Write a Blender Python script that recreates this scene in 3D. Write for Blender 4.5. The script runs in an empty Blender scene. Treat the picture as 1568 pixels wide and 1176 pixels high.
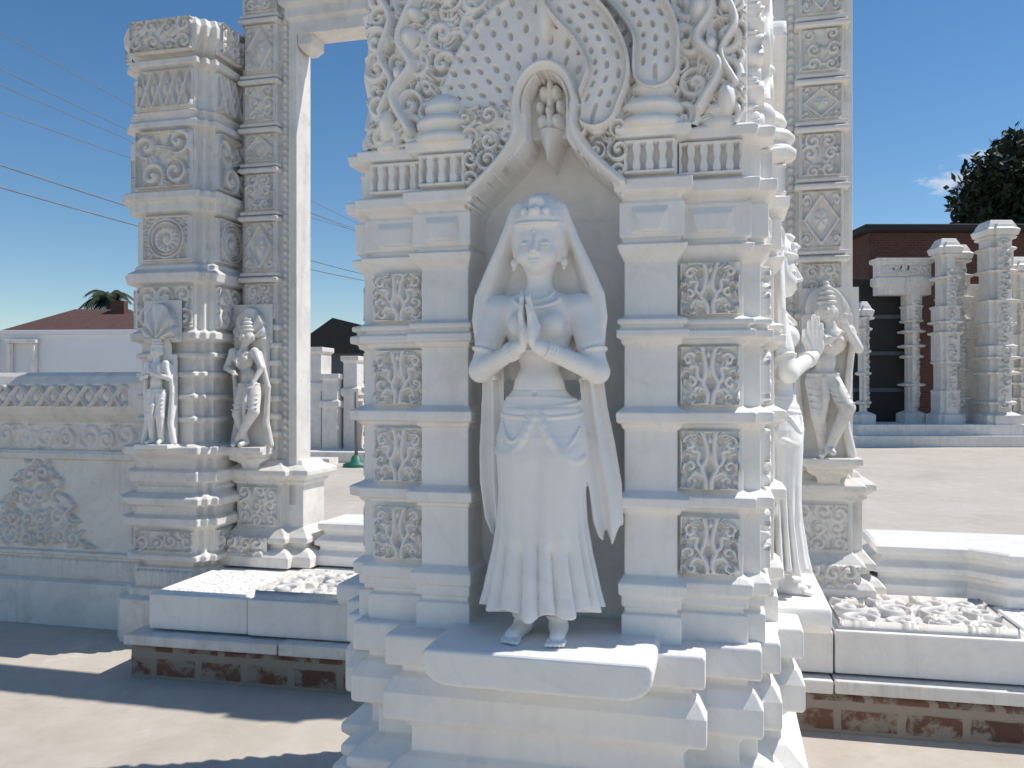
import bpy, bmesh, math, numpy as np, random
from mathutils import Vector, Matrix
rng=np.random.default_rng(7); random.seed(7)
SC=bpy.context.scene
# ------------------------------------------------------------ materials
def newmat(n):
    m=bpy.data.materials.new(n); m.use_nodes=True
    nt=m.node_tree; b=nt.nodes['Principled BSDF']; return m,nt,b
def N(nt,t,**k):
    n=nt.nodes.new(t)
    for a,v in k.items(): setattr(n,a,v)
    return n
def ramp(nt,fac,stops):
    r=nt.nodes.new('ShaderNodeValToRGB')
    e=r.color_ramp.elements
    while len(e)<len(stops): e.new(.5)
    for i,(p,c) in enumerate(stops):
        e[i].position=p; e[i].color=(*c,1)
    nt.links.new(fac,r.inputs[0]); return r.outputs[0]
def mixc(nt,f,a,b,mode='MIX'):
    m=nt.nodes.new('ShaderNodeMix'); m.data_type='RGBA'; m.blend_type=mode
    for s,v in ((m.inputs[0],f),(m.inputs[6],a),(m.inputs[7],b)):
        if isinstance(v,(int,float)): s.default_value=v
        elif isinstance(v,tuple): s.default_value=(*v,1)
        else: nt.links.new(v,s)
    return m.outputs[2]
def noise(nt,scale,detail=5,rough=.55,vec=None,dist=0):
    n=N(nt,'ShaderNodeTexNoise'); n.inputs['Scale'].default_value=scale
    n.inputs['Detail'].default_value=detail; n.inputs['Roughness'].default_value=rough
    n.inputs['Distortion'].default_value=dist
    if vec is None:
        g=N(nt,'ShaderNodeNewGeometry'); vec=g.outputs['Position']
    nt.links.new(vec,n.inputs['Vector']); return n.outputs['Fac']
def bump(nt,b,h,s,d):
    n=N(nt,'ShaderNodeBump'); n.inputs['Strength'].default_value=s; n.inputs['Distance'].default_value=d
    nt.links.new(h,n.inputs['Height']); nt.links.new(n.outputs[0],b.inputs['Normal'])
def mul(nt,a,k):
    m=N(nt,'ShaderNodeMath',operation='MULTIPLY'); nt.links.new(a,m.inputs[0]); m.inputs[1].default_value=k; return m.outputs[0]
def marble(name,c0,c1,dirt,dirtamt,streak=.2):
    m,nt,b=newmat(name)
    f=noise(nt,2.2,4,.6,dist=1.2)
    col=ramp(nt,f,[(.3,c1),(.55,c0)])
    v=noise(nt,1.1,6,.6,dist=2.5)
    vr=ramp(nt,v,[(.47,(0,0,0)),(.5,(1,1,1)),(.53,(0,0,0))])
    col=mixc(nt,mul(nt,vr,.14),col,tuple(x*.68 for x in c0))
    g=N(nt,'ShaderNodeNewGeometry'); vm=N(nt,'ShaderNodeVectorMath',operation='MULTIPLY')
    nt.links.new(g.outputs['Position'],vm.inputs[0]); vm.inputs[1].default_value=(9,9,.8)
    st=noise(nt,1.0,5,.7,vec=vm.outputs[0])
    col=mixc(nt,mul(nt,ramp(nt,st,[(.52,(0,0,0)),(.72,(1,1,1))]),streak),col,tuple(x*.8 for x in dirt))
    d=noise(nt,9,6,.72)
    dr=ramp(nt,d,[(.53,(0,0,0)),(.74,(1,1,1))])
    col=mixc(nt,mul(nt,dr,dirtamt),col,dirt)
    nt.links.new(col,b.inputs['Base Color'])
    b.inputs['Roughness'].default_value=.5
    b.inputs['Specular IOR Level'].default_value=.35
    bump(nt,b,noise(nt,22,5,.72),.35,.006)
    return m
M_MARB=marble('white_marble',(.89,.86,.81),(.83,.80,.75),(.64,.57,.49),.32,.22)
M_STAT=marble('statue_marble',(.90,.875,.83),(.86,.835,.79),(.74,.69,.62),.2,.14)
M_MARB2=marble('weathered_marble',(.79,.755,.70),(.69,.66,.615),(.42,.36,.295),.50,.33)
def simple(name,c,c2=None,sc=3,rough=.8,bs=0,bsc=40):
    m,nt,b=newmat(name)
    f=noise(nt,sc,5,.6)
    nt.links.new(ramp(nt,f,[(.3,c2 or tuple(x*.75 for x in c)),(.7,c)]),b.inputs['Base Color'])
    b.inputs['Roughness'].default_value=rough
    if bs: bump(nt,b,noise(nt,bsc,4,.6),bs,.01)
    return m
def concrete():
    m,nt,b=newmat('concrete_ground')
    f=noise(nt,.55,7,.65,dist=.6)
    c=ramp(nt,f,[(.3,(.45,.39,.32)),(.5,(.54,.475,.395)),(.72,(.61,.55,.475))])
    f2=noise(nt,5,7,.7)
    c=mixc(nt,.3,c,ramp(nt,f2,[(.35,(.42,.37,.31)),(.65,(.65,.59,.51))]))
    s=noise(nt,1.7,8,.75)
    c=mixc(nt,mul(nt,ramp(nt,s,[(.60,(0,0,0)),(.66,(1,1,1))]),.4),c,(.74,.70,.64))
    s=noise(nt,.9,8,.8)
    c=mixc(nt,mul(nt,ramp(nt,s,[(.62,(0,0,0)),(.70,(1,1,1))]),.4),c,(.34,.29,.23))
    nt.links.new(c,b.inputs['Base Color']); b.inputs['Roughness'].default_value=.85
    bump(nt,b,noise(nt,60,5,.7),.35,.004); return m
M_CONC=concrete()
def brickmat(name,c1,c2,mort,smear,bw=.23,bh=.085,ms=.012,ns=9,lo=.5):
    m,nt,b=newmat(name)
    tc=N(nt,'ShaderNodeTexCoord'); sp=N(nt,'ShaderNodeSeparateXYZ'); cb=N(nt,'ShaderNodeCombineXYZ')
    nt.links.new(tc.outputs['Object'],sp.inputs[0])
    ad=N(nt,'ShaderNodeMath',operation='ADD'); nt.links.new(sp.outputs[0],ad.inputs[0]); nt.links.new(sp.outputs[1],ad.inputs[1])
    nt.links.new(ad.outputs[0],cb.inputs[0]); nt.links.new(sp.outputs[2],cb.inputs[1])
    br=N(nt,'ShaderNodeTexBrick'); nt.links.new(cb.outputs[0],br.inputs['Vector'])
    br.inputs['Scale'].default_value=1; br.inputs['Brick Width'].default_value=bw; br.inputs['Row Height'].default_value=bh
    br.inputs['Mortar Size'].default_value=ms; br.inputs['Mortar Smooth'].default_value=.3
    br.inputs['Color1'].default_value=(*c1,1); br.inputs['Color2'].default_value=(*c2,1); br.inputs['Mortar'].default_value=(*mort,1)
    f=noise(nt,ns,7,.7)
    r=ramp(nt,f,[(lo,(0,0,0)),(lo+.08,(1,1,1))])
    c=mixc(nt,mul(nt,r,smear),br.outputs['Color'],mort)
    nt.links.new(c,b.inputs['Base Color']); b.inputs['Roughness'].default_value=.9
    bump(nt,b,noise(nt,50,5,.7),.7,.008); return m
M_BRICK=brickmat('plinth_brick',(.20,.095,.06),(.12,.06,.042),(.34,.29,.23),.85,.26,.125,.022,7,.47)
M_BRICK2=brickmat('dark_brick',(.12,.045,.032),(.08,.032,.024),(.12,.075,.06),.2)
M_TILE=simple('roof_tiles',(.13,.06,.045),(.08,.04,.035),4)
M_DARK=simple('dark_roof_and_interior_shade',(.03,.028,.028))  # near-black for dark roofs; its colour also stands in for shade inside openings
M_GREYW=simple('grey_weatherboard',(.10,.12,.13),(.07,.085,.09))
M_WHITE=simple('white_render',(.78,.79,.80),(.70,.71,.73),.6)
M_GLASS=simple('window_glass',(.04,.055,.07),rough=.1)
M_WOOD=simple('pole_wood',(.16,.12,.09))
M_CABLE=simple('grey_cable',(.20,.22,.25))
M_GREEN=simple('green_paint',(.03,.20,.13),rough=.5)
M_LEAF=simple('leaf_green',(.035,.055,.022),(.012,.024,.010),1.3,.7)
M_STEEL=simple('grey_steel',(.18,.18,.19),rough=.5)
# ------------------------------------------------------------ mesh helpers
def emp(name,loc=(0,0,0),rz=0,parent=None):
    e=bpy.data.objects.new(name,None); SC.collection.objects.link(e)
    e.location=loc; e.rotation_euler=(0,0,math.radians(rz)); e.parent=parent
    e.empty_display_size=.1; return e
def obj(name,me,parent=None,loc=(0,0,0),rz=0,scale=1):
    o=bpy.data.objects.new(name,me); SC.collection.objects.link(o); o.parent=parent
    o.location=loc; o.rotation_euler=(0,0,rz)
    o.scale=(scale,)*3 if not isinstance(scale,tuple) else scale
    return o
def qmesh(name,V,F,mat,smooth=True):
    V=np.asarray(V,dtype=np.float32); F=np.asarray(F,dtype=np.int32); k=F.shape[1]
    me=bpy.data.meshes.new(name)
    me.vertices.add(len(V)); me.vertices.foreach_set('co',V.ravel())
    me.loops.add(F.size); me.loops.foreach_set('vertex_index',F.ravel())
    me.polygons.add(len(F)); me.polygons.foreach_set('loop_start',np.arange(0,F.size,k,dtype=np.int32))
    me.polygons.foreach_set('use_smooth',np.full(len(F),smooth))
    me.materials.append(mat); me.update(calc_edges=True); me.validate(); return me
def pmesh(name,V,F,mat,smooth=False):
    me=bpy.data.meshes.new(name); me.from_pydata([tuple(v) for v in V],[],F)
    for p in me.polygons: p.use_smooth=smooth
    me.materials.append(mat); me.update(); return me
def bev(o,w=.003,s=2):
    m=o.modifiers.new('bevel','BEVEL'); m.width=w; m.segments=s; m.limit_method='ANGLE'; m.angle_limit=math.radians(30); return o
def stack_mesh(name,poly,prof,mat,wts=None):
    n=len(poly); wts=wts or [1]*n
    P=np.array(poly,float); mv=[]
    for i in range(n):
        a=P[i]-P[i-1]; b=P[(i+1)%n]-P[i]
        n1=np.array([a[1],-a[0]])/np.hypot(*a); n2=np.array([b[1],-b[0]])/np.hypot(*b)
        w1=wts[i-1]; w2=wts[i]
        A=np.array([n1,n2])
        if abs(np.linalg.det(A))<1e-4: mv.append(n1*w1)
        else: mv.append(np.linalg.solve(A,np.array([w1,w2])))
    mv=np.array(mv); V=[];F=[]
    for (o,z) in prof:
        Q=P+mv*o
        V+= [(q[0],q[1],z) for q in Q]
    for k in range(len(prof)-1):
        for i in range(n):
            j=(i+1)%n; F.append((k*n+i,k*n+j,(k+1)*n+j,(k+1)*n+i))
    F.append(tuple(reversed(range(n)))); k=len(prof)-1; F.append(tuple(k*n+i for i in range(n)))
    return pmesh(name,V,F,mat)
def stack(name,poly,prof,mat,parent,wts=None,bw=.003,**k):
    return bev(obj(name,stack_mesh(name,poly,prof,mat,wts),parent,**k),bw)
def rect(x0,x1,y0,y1): return [(x0,y0),(x1,y0),(x1,y1),(x0,y1)]
def box(name,x0,x1,y0,y1,z0,z1,mat,parent,bw=.004):
    return stack(name,rect(x0,x1,y0,y1),[(0,z0),(0,z1)],mat,parent,bw=bw)
def lathe_mesh(name,prof,mat,n=32):
    V=[];F=[]
    for r,z in prof:
        for i in range(n):
            a=2*math.pi*i/n; V.append((r*math.cos(a),r*math.sin(a),z))
    for k in range(len(prof)-1):
        for i in range(n):
            j=(i+1)%n; F.append((k*n+i,k*n+j,(k+1)*n+j,(k+1)*n+i))
    F.append(tuple(reversed(range(n)))); F.append(tuple((len(prof)-1)*n+i for i in range(n)))
    return pmesh(name,V,F,mat,True)
# ------------------------------------------------------------ relief fields
def sm(x,a,b):
    t=np.clip((x-a)/(b-a),0,1); return t*t*(3-2*t)
def ridge(d,w): return np.sqrt(np.clip(1-(d/w)**2,0,1))
def polyd(U,Z,pts):
    D=np.full(U.shape,9.)
    for (a,b) in zip(pts[:-1],pts[1:]):
        ax,az=a; bx,bz=b; dx,dz=bx-ax,bz-az; L=dx*dx+dz*dz+1e-12
        t=np.clip(((U-ax)*dx+(Z-az)*dz)/L,0,1)
        D=np.minimum(D,np.hypot(U-ax-t*dx,Z-az-t*dz))
    return D
def spl(pts,n=8):
    P=[Vector((*p,0)) for p in pts]; P=[P[0]*2-P[1]]+P+[P[-1]*2-P[-2]]; out=[]
    for i in range(1,len(P)-2):
        for k in range(n):
            t=k/n; a,b,c,d=P[i-1:i+3]
            q=.5*((2*b)+(c-a)*t+(2*a-5*b+4*c-d)*t*t+(3*b-a-3*c+d)*t**3); out.append((q.x,q.y))
    out.append((P[-2].x,P[-2].y)); return out
def curl(U,Z,cx,cz,r,phi=0,dr=1,turns=1.7):
    x=U-cx;z=Z-cz; rr=np.hypot(x,z); th=np.arctan2(z,x); p=r/turns
    q=(rr/p-dr*th/(2*np.pi)-phi)%1
    h=ridge((q-.5)*p,p*.36)*sm(rr,r,r*.93)
    return np.maximum(h,ridge(rr,r*.2))
def busy(xs,zs,cell,seed,leaf=True):
    g=np.random.default_rng(seed); U,Z=np.meshgrid(xs,zs,indexing='ij'); H=np.zeros(U.shape)
    nx=max(1,int(round((xs[-1]-xs[0])/cell))); nz=max(1,int(round((zs[-1]-zs[0])/cell)))
    for i in range(nx):
        for j in range(nz):
            cx=xs[0]+(i+.5+g.uniform(-.15,.15))*(xs[-1]-xs[0])/nx; cz=zs[0]+(j+.5+g.uniform(-.15,.15))*(zs[-1]-zs[0])/nz
            r=cell*g.uniform(.42,.58)
            i0,i1=np.searchsorted(xs,[cx-r*1.8,cx+r*1.8]); j0,j1=np.searchsorted(zs,[cz-r*1.8,cz+r*1.8])
            if i1<=i0 or j1<=j0: continue
            u=U[i0:i1,j0:j1]; z=Z[i0:i1,j0:j1]
            h=curl(u,z,cx,cz,r,g.uniform(),1 if (i+j)%2 else -1,1.4)*g.uniform(.75,1)
            if leaf:
                for q in range(3):
                    a=g.uniform(0,6.28); lx=cx+math.cos(a)*r*1.1; lz=cz+math.sin(a)*r*1.1
                    x=(u-lx)*math.cos(a)+(z-lz)*math.sin(a); y=-(u-lx)*math.sin(a)+(z-lz)*math.cos(a)
                    h=np.maximum(h,.8*ridge(np.hypot(x/(r*.6),y/(r*.26)),1)*(1-.45*ridge(y,r*.05)))
            H[i0:i1,j0:j1]=np.maximum(H[i0:i1,j0:j1],h)
    return H
def relief_mesh(name,x0,x1,z0,z1,step,fn,mat,y0=0):
    nx=max(8,int((x1-x0)/step)); nz=max(8,int((z1-z0)/step))
    xs=np.linspace(x0,x1,nx); zs=np.linspace(z0,z1,nz)
    H=fn(xs,zs); H=H.copy()
    for sl in ((0,slice(None)),(-1,slice(None)),(slice(None),0),(slice(None),-1)): H[sl]=np.minimum(H[sl],-.006)
    U,Z=np.meshgrid(xs,zs,indexing='ij')
    V=np.stack([U,y0-H,Z],-1).reshape(-1,3)
    I=np.arange(nx*nz).reshape(nx,nz)
    F=np.stack([I[:-1,:-1],I[1:,:-1],I[1:,1:],I[:-1,1:]],-1).reshape(-1,4)
    return qmesh(name,V,F,mat)
def frame(xs,zs,H,b,h):
    U,Z=np.meshgrid(xs,zs,indexing='ij')
    e=np.minimum(np.minimum(U-xs[0],xs[-1]-U),np.minimum(Z-zs[0],zs[-1]-Z))
    return np.where(e<b,h,H)
def f_scroll(depth,seed=0):
    """leaf scroll panel with drilled holes, roughly mirror symmetric, every one carved a little differently"""
    g=np.random.default_rng(seed); J=lambda a:g.uniform(-a,a)
    def f(xs,zs):
        W=(xs[-1]-xs[0])/2; Hh=(zs[-1]-zs[0])/2
        U,Z=np.meshgrid((xs-xs.mean())/W,(zs-zs.mean())/Hh,indexing='ij'); U=U+.04*np.sin(3*Z+seed); Z=Z+.03*np.sin(4*U+seed*2)
        S=np.abs(U)
        def leaf(x,z,a,l,w,hh=1.):
            a+=J(.2); c,s=math.cos(a),math.sin(a); p=(S-x)*c+(Z-z)*s; q=-(S-x)*s+(Z-z)*c
            return hh*ridge(np.hypot((p-l/2)/(l/2),q/(w*(.7+.6*np.clip(p/l,0,1)))),1)*(1-.35*ridge(q,w*.22))
        h=.34+0*S
        h=np.maximum(h,ridge(polyd(S,Z,spl([(.10,-1.02),(.11,-.6),(.25,-.25),(.14,.05),(.12,.45),(.22,.95)])),.11))
        h=np.maximum(h,.95*ridge(polyd(S,Z,spl([(.24,-.25),(.42,-.02),(.40,.28),(.62,.30)])),.10))
        h=np.maximum(h,.95*ridge(polyd(S,Z,spl([(.20,-.5),(.46,-.42),(.62,-.62)])),.09))
        h=np.maximum(h,curl(S,Z,.64+J(.03),.56+J(.03),.27,.1+J(.2),1,1.0)); h=np.maximum(h,curl(S,Z,.66,-.22+J(.04),.27,.35+J(.2),-1,1.0))
        h=np.maximum(h,curl(S,Z,.62+J(.04),-.72,.24,.6+J(.2),1,1.0))
        for (x,z,a,l,w) in ((.36,.15,1.1,.6,.13),(.50,.16,.2,.5,.12),(.25,-.2,-.9,.5,.12),(.80,.20,1.4,.4,.11),(.86,.86,-2.6,.55,.12),(.14,.62,.7,.5,.12),(.16,-.92,.5,.5,.10),(.92,-.05,1.6,.4,.11),(.93,-.50,-1.6,.4,.11),(.30,.92,-.3,.5,.10),(.34,-.66,-1.2,.35,.10)):
            h=np.maximum(h,leaf(x,z,a,l,w))
        h=np.maximum(h,.85*ridge(np.hypot(S/.07,(Z-.15)/.30),1)); h=np.maximum(h,.9*ridge(np.hypot(S/.11,(Z-.72)/.18),1))
        for (x,z,rx,rz) in ((.36,-.82,.12,.13),(.33,.62,.10,.15),(.80,.02,.08,.12),(.0,-.32,.09,.20),(.88,.42,.07,.12)):
            h=h-1.1*sm(np.hypot((S-x-J(.03))/rx,(Z-z-J(.03))/rz),1.15,.8)
        e=np.maximum(S,np.abs(Z)); h=np.where(e>.955,.85,h)
        return np.maximum(h,0)*depth
    return f
def f_medal(depth):
    def f(xs,zs):
        U,Z=np.meshgrid(xs-xs.mean(),zs-zs.mean(),indexing='ij'); R=(zs[-1]-zs[0])*.46
        r=np.hypot(U,Z)/R; th=np.arctan2(Z,U)
        h=np.maximum(ridge(r-.93,.07),ridge(r-.76,.05))
        h=np.maximum(h,curl(U/R,Z/R,0,0,.70,.2,1,1.6)*.8); h=np.maximum(h,ridge(r-.48,.16)*(.35+.65*np.abs(np.cos(th*7)))*.9)
        h=np.maximum(h,ridge(r,.2))
        out=busy(xs,zs,R*.5,5)*.8
        return frame(xs,zs,np.where(r>1,out,h)*depth,.01,depth)
    return f
def f_lotus(depth,p):
    def f(xs,zs):
        Hh=zs[-1]-zs[0]; U,Z=np.meshgrid(xs-xs.mean(),(zs-zs[0])/Hh,indexing='ij')
        h=0*U
        for o,s in ((0,1.),(.5,.7)):
            t=((U/p+o)%1-.5)*2; w=np.sqrt(np.clip(1-np.clip((Z-.35)/.6,-.6,1)**2,0,1))
            h=np.maximum(h,s*ridge(t,np.maximum(w*.92,.01))*(1-.35*ridge(t,.12)))
        return h*depth
    return f
def f_zig(depth,p):
    def f(xs,zs):
        Hh=zs[-1]-zs[0]; U,Z=np.meshgrid(xs-xs.mean(),(zs-zs.mean())/Hh*2,indexing='ij')
        t=np.abs(((U/p)%1)*2-1)*2-1
        h=np.maximum(ridge(t-Z,.2),ridge(t+Z,.2))
        h=np.maximum(h,ridge(np.hypot(t,Z),.35)*.8)
        h=np.maximum(h,ridge(np.hypot(np.abs(t)-1,Z),.35)*.8)
        return frame(xs,zs,h*depth,.006,depth)
    return f
def f_busy(depth,cell,seed,b=.006):
    return lambda xs,zs: frame(xs,zs,busy(xs,zs,cell,seed)*depth,b,depth*.9)
def f_bal(depth,n):
    def f(xs,zs):
        Hh=zs[-1]-zs[0]; U,Z=np.meshgrid((xs-xs[0])/(xs[-1]-xs[0])*n,(zs-zs[0])/Hh,indexing='ij')
        t=np.abs(U%1-.5); w=.215+.05*np.cos((Z-.5)*4*np.pi)
        hole=sm(t,w+.035,w-.035)*sm(np.abs(Z-.5),.42,.36)
        rail=.25*ridge(Z-.06,.05)+.25*ridge(Z-.94,.05)
        return (1-hole+rail*.5)*depth
    return f
def f_diam(depth):
    def f(xs,zs):
        W=(xs[-1]-xs[0])/2; Hh=(zs[-1]-zs[0])/2
        U,Z=np.meshgrid((xs-xs.mean())/W,(zs-zs.mean())/Hh,indexing='ij'); S=np.abs(U);T=np.abs(Z)
        h=ridge(S+T-.85,.1)
        h=np.maximum(h,ridge(np.hypot(S,T),.4)*(.5+.5*np.abs(np.cos(3*np.arctan2(Z,U)))))
        h=np.maximum(h,curl(S,T,.72,.66,.26,.2,1,1.3)*.8)
        return frame(xs,zs,h*depth,.008,depth)
    return f
def f_beads(depth,p):
    def f(xs,zs):
        W=(xs[-1]-xs[0])/2
        U,Z=np.meshgrid((xs-xs.mean())/W,zs,indexing='ij')
        t=((Z/p)%1-.5)*2
        return depth*ridge(np.hypot(U/.9,t/.8),1)
    return f
# ------------------------------------------------------------ SDF sculptor
class Sculpt:
    def __init__(s,lo,hi,h):
        s.lo=np.array(lo,float); s.h=h
        s.n=(np.ceil((np.array(hi)-s.lo)/h).astype(int)+1)
        s.D=np.full(tuple(s.n),1.,np.float32)
        s.ax=[(s.lo[i]+np.arange(s.n[i])*h).astype(np.float32) for i in range(3)]
    def ap(s,fn,lo,hi,k=.01,mode='add'):
        a=np.clip(np.floor((np.array(lo)-s.lo)/s.h).astype(int),0,s.n); b=np.clip(np.ceil((np.array(hi)-s.lo)/s.h).astype(int)+1,0,s.n)
        if (b<=a).any(): return
        sl=tuple(slice(a[i],b[i]) for i in range(3))
        X=s.ax[0][sl[0]][:,None,None];Y=s.ax[1][sl[1]][None,:,None];Z=s.ax[2][sl[2]][None,None,:]
        d=fn(X,Y,Z).astype(np.float32); D=s.D[sl]
        if mode=='add':
            h=np.clip(.5+.5*(D-d)/k,0,1); s.D[sl]=D*(1-h)+d*h-k*h*(1-h)
        else:
            d=-d; h=np.clip(.5-.5*(D-d)/k,0,1); s.D[sl]=D*(1-h)+d*h+k*h*(1-h)
    def cap(s,a,b,r1,r2=None,k=.01,mode='add'):
        r2=r1 if r2 is None else r2; a=np.array(a,float);b=np.array(b,float); m=max(r1,r2)+k*1.5+.01
        ab=b-a; L=float(ab@ab)+1e-12
        def fn(X,Y,Z):
            t=np.clip(((X-a[0])*ab[0]+(Y-a[1])*ab[1]+(Z-a[2])*ab[2])/L,0,1)
            return np.sqrt((X-a[0]-t*ab[0])**2+(Y-a[1]-t*ab[1])**2+(Z-a[2]-t*ab[2])**2)-(r1+(r2-r1)*t)
        s.ap(fn,np.minimum(a,b)-m,np.maximum(a,b)+m,k,mode)
    def chain(s,P,R,k=.01):
        if not hasattr(R,'__len__'): R=[R]*len(P)
        for i in range(len(P)-1): s.cap(P[i],P[i+1],R[i],R[i+1],k)
    def ell(s,c,r,k=.01,mode='add'):
        c=np.array(c,float); r=np.array(r if hasattr(r,'__len__') else (r,r,r),float); m=k*1.5+.01
        def fn(X,Y,Z):
            k0=np.sqrt(((X-c[0])/r[0])**2+((Y-c[1])/r[1])**2+((Z-c[2])/r[2])**2)
            k1=np.sqrt(((X-c[0])/r[0]**2)**2+((Y-c[1])/r[1]**2)**2+((Z-c[2])/r[2]**2)**2)+1e-9
            return k0*(k0-1)/k1
        s.ap(fn,c-r-m,c+r+m,k,mode)
    def mesh(s,name,mat):
        D=s.D; S=D<0
        S[0]=S[-1]=False;S[:,0]=S[:,-1]=False;S[:,:,0]=S[:,:,-1]=False
        D=np.where(S,D,np.maximum(D,1e-5))
        c=np.zeros(tuple(np.array(D.shape)-1),np.int8)
        for i in (0,1):
            for j in (0,1):
                for k in (0,1):
                    c+=S[i:i+c.shape[0],j:j+c.shape[1],k:k+c.shape[2]]
        act=(c>0)&(c<8); idx=np.argwhere(act); vid=np.full(c.shape,-1,np.int32); vid[act]=np.arange(len(idx))
        P=np.zeros((len(idx),3));cnt=np.zeros(len(idx))
        cor=[(i,j,k) for i in (0,1) for j in (0,1) for k in (0,1)]
        for a in cor:
            for b in cor:
                if sum(abs(x-y) for x,y in zip(a,b))!=1 or a>b: continue
                A=idx+a;B=idx+b; da=D[A[:,0],A[:,1],A[:,2]];db=D[B[:,0],B[:,1],B[:,2]]
                x=(da<0)!=(db<0); t=np.where(x,da/np.where(x,da-db,1),0)
                P+=np.where(x[:,None],np.array(a)+t[:,None]*(np.array(b)-np.array(a)),0); cnt+=x
        V=s.lo+(idx+P/cnt[:,None])*s.h
        F=[]
        for ax in range(3):
            o=[(ax+1)%3,(ax+2)%3]
            lo=[slice(1,-1)]*3; hi=[slice(1,-1)]*3; lo[ax]=slice(0,-1); hi[ax]=slice(1,None)
            A=S[tuple(lo)];B=S[tuple(hi)]; e=np.argwhere(A!=B)
            ins=A[e[:,0],e[:,1],e[:,2]]
            g=e+1; g[:,ax]-=1
            def cell(d1,d2):
                q=g.copy(); q[:,o[0]]+=d1; q[:,o[1]]+=d2; return vid[q[:,0],q[:,1],q[:,2]]
            Q=np.stack([cell(-1,-1),cell(0,-1),cell(0,0),cell(-1,0)],1)
            Q[~ins]=Q[~ins][:,::-1]; F.append(Q)
        F=np.concatenate(F); F=F[(F>=0).all(1)]
        return qmesh(name,V,F,mat)
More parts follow.
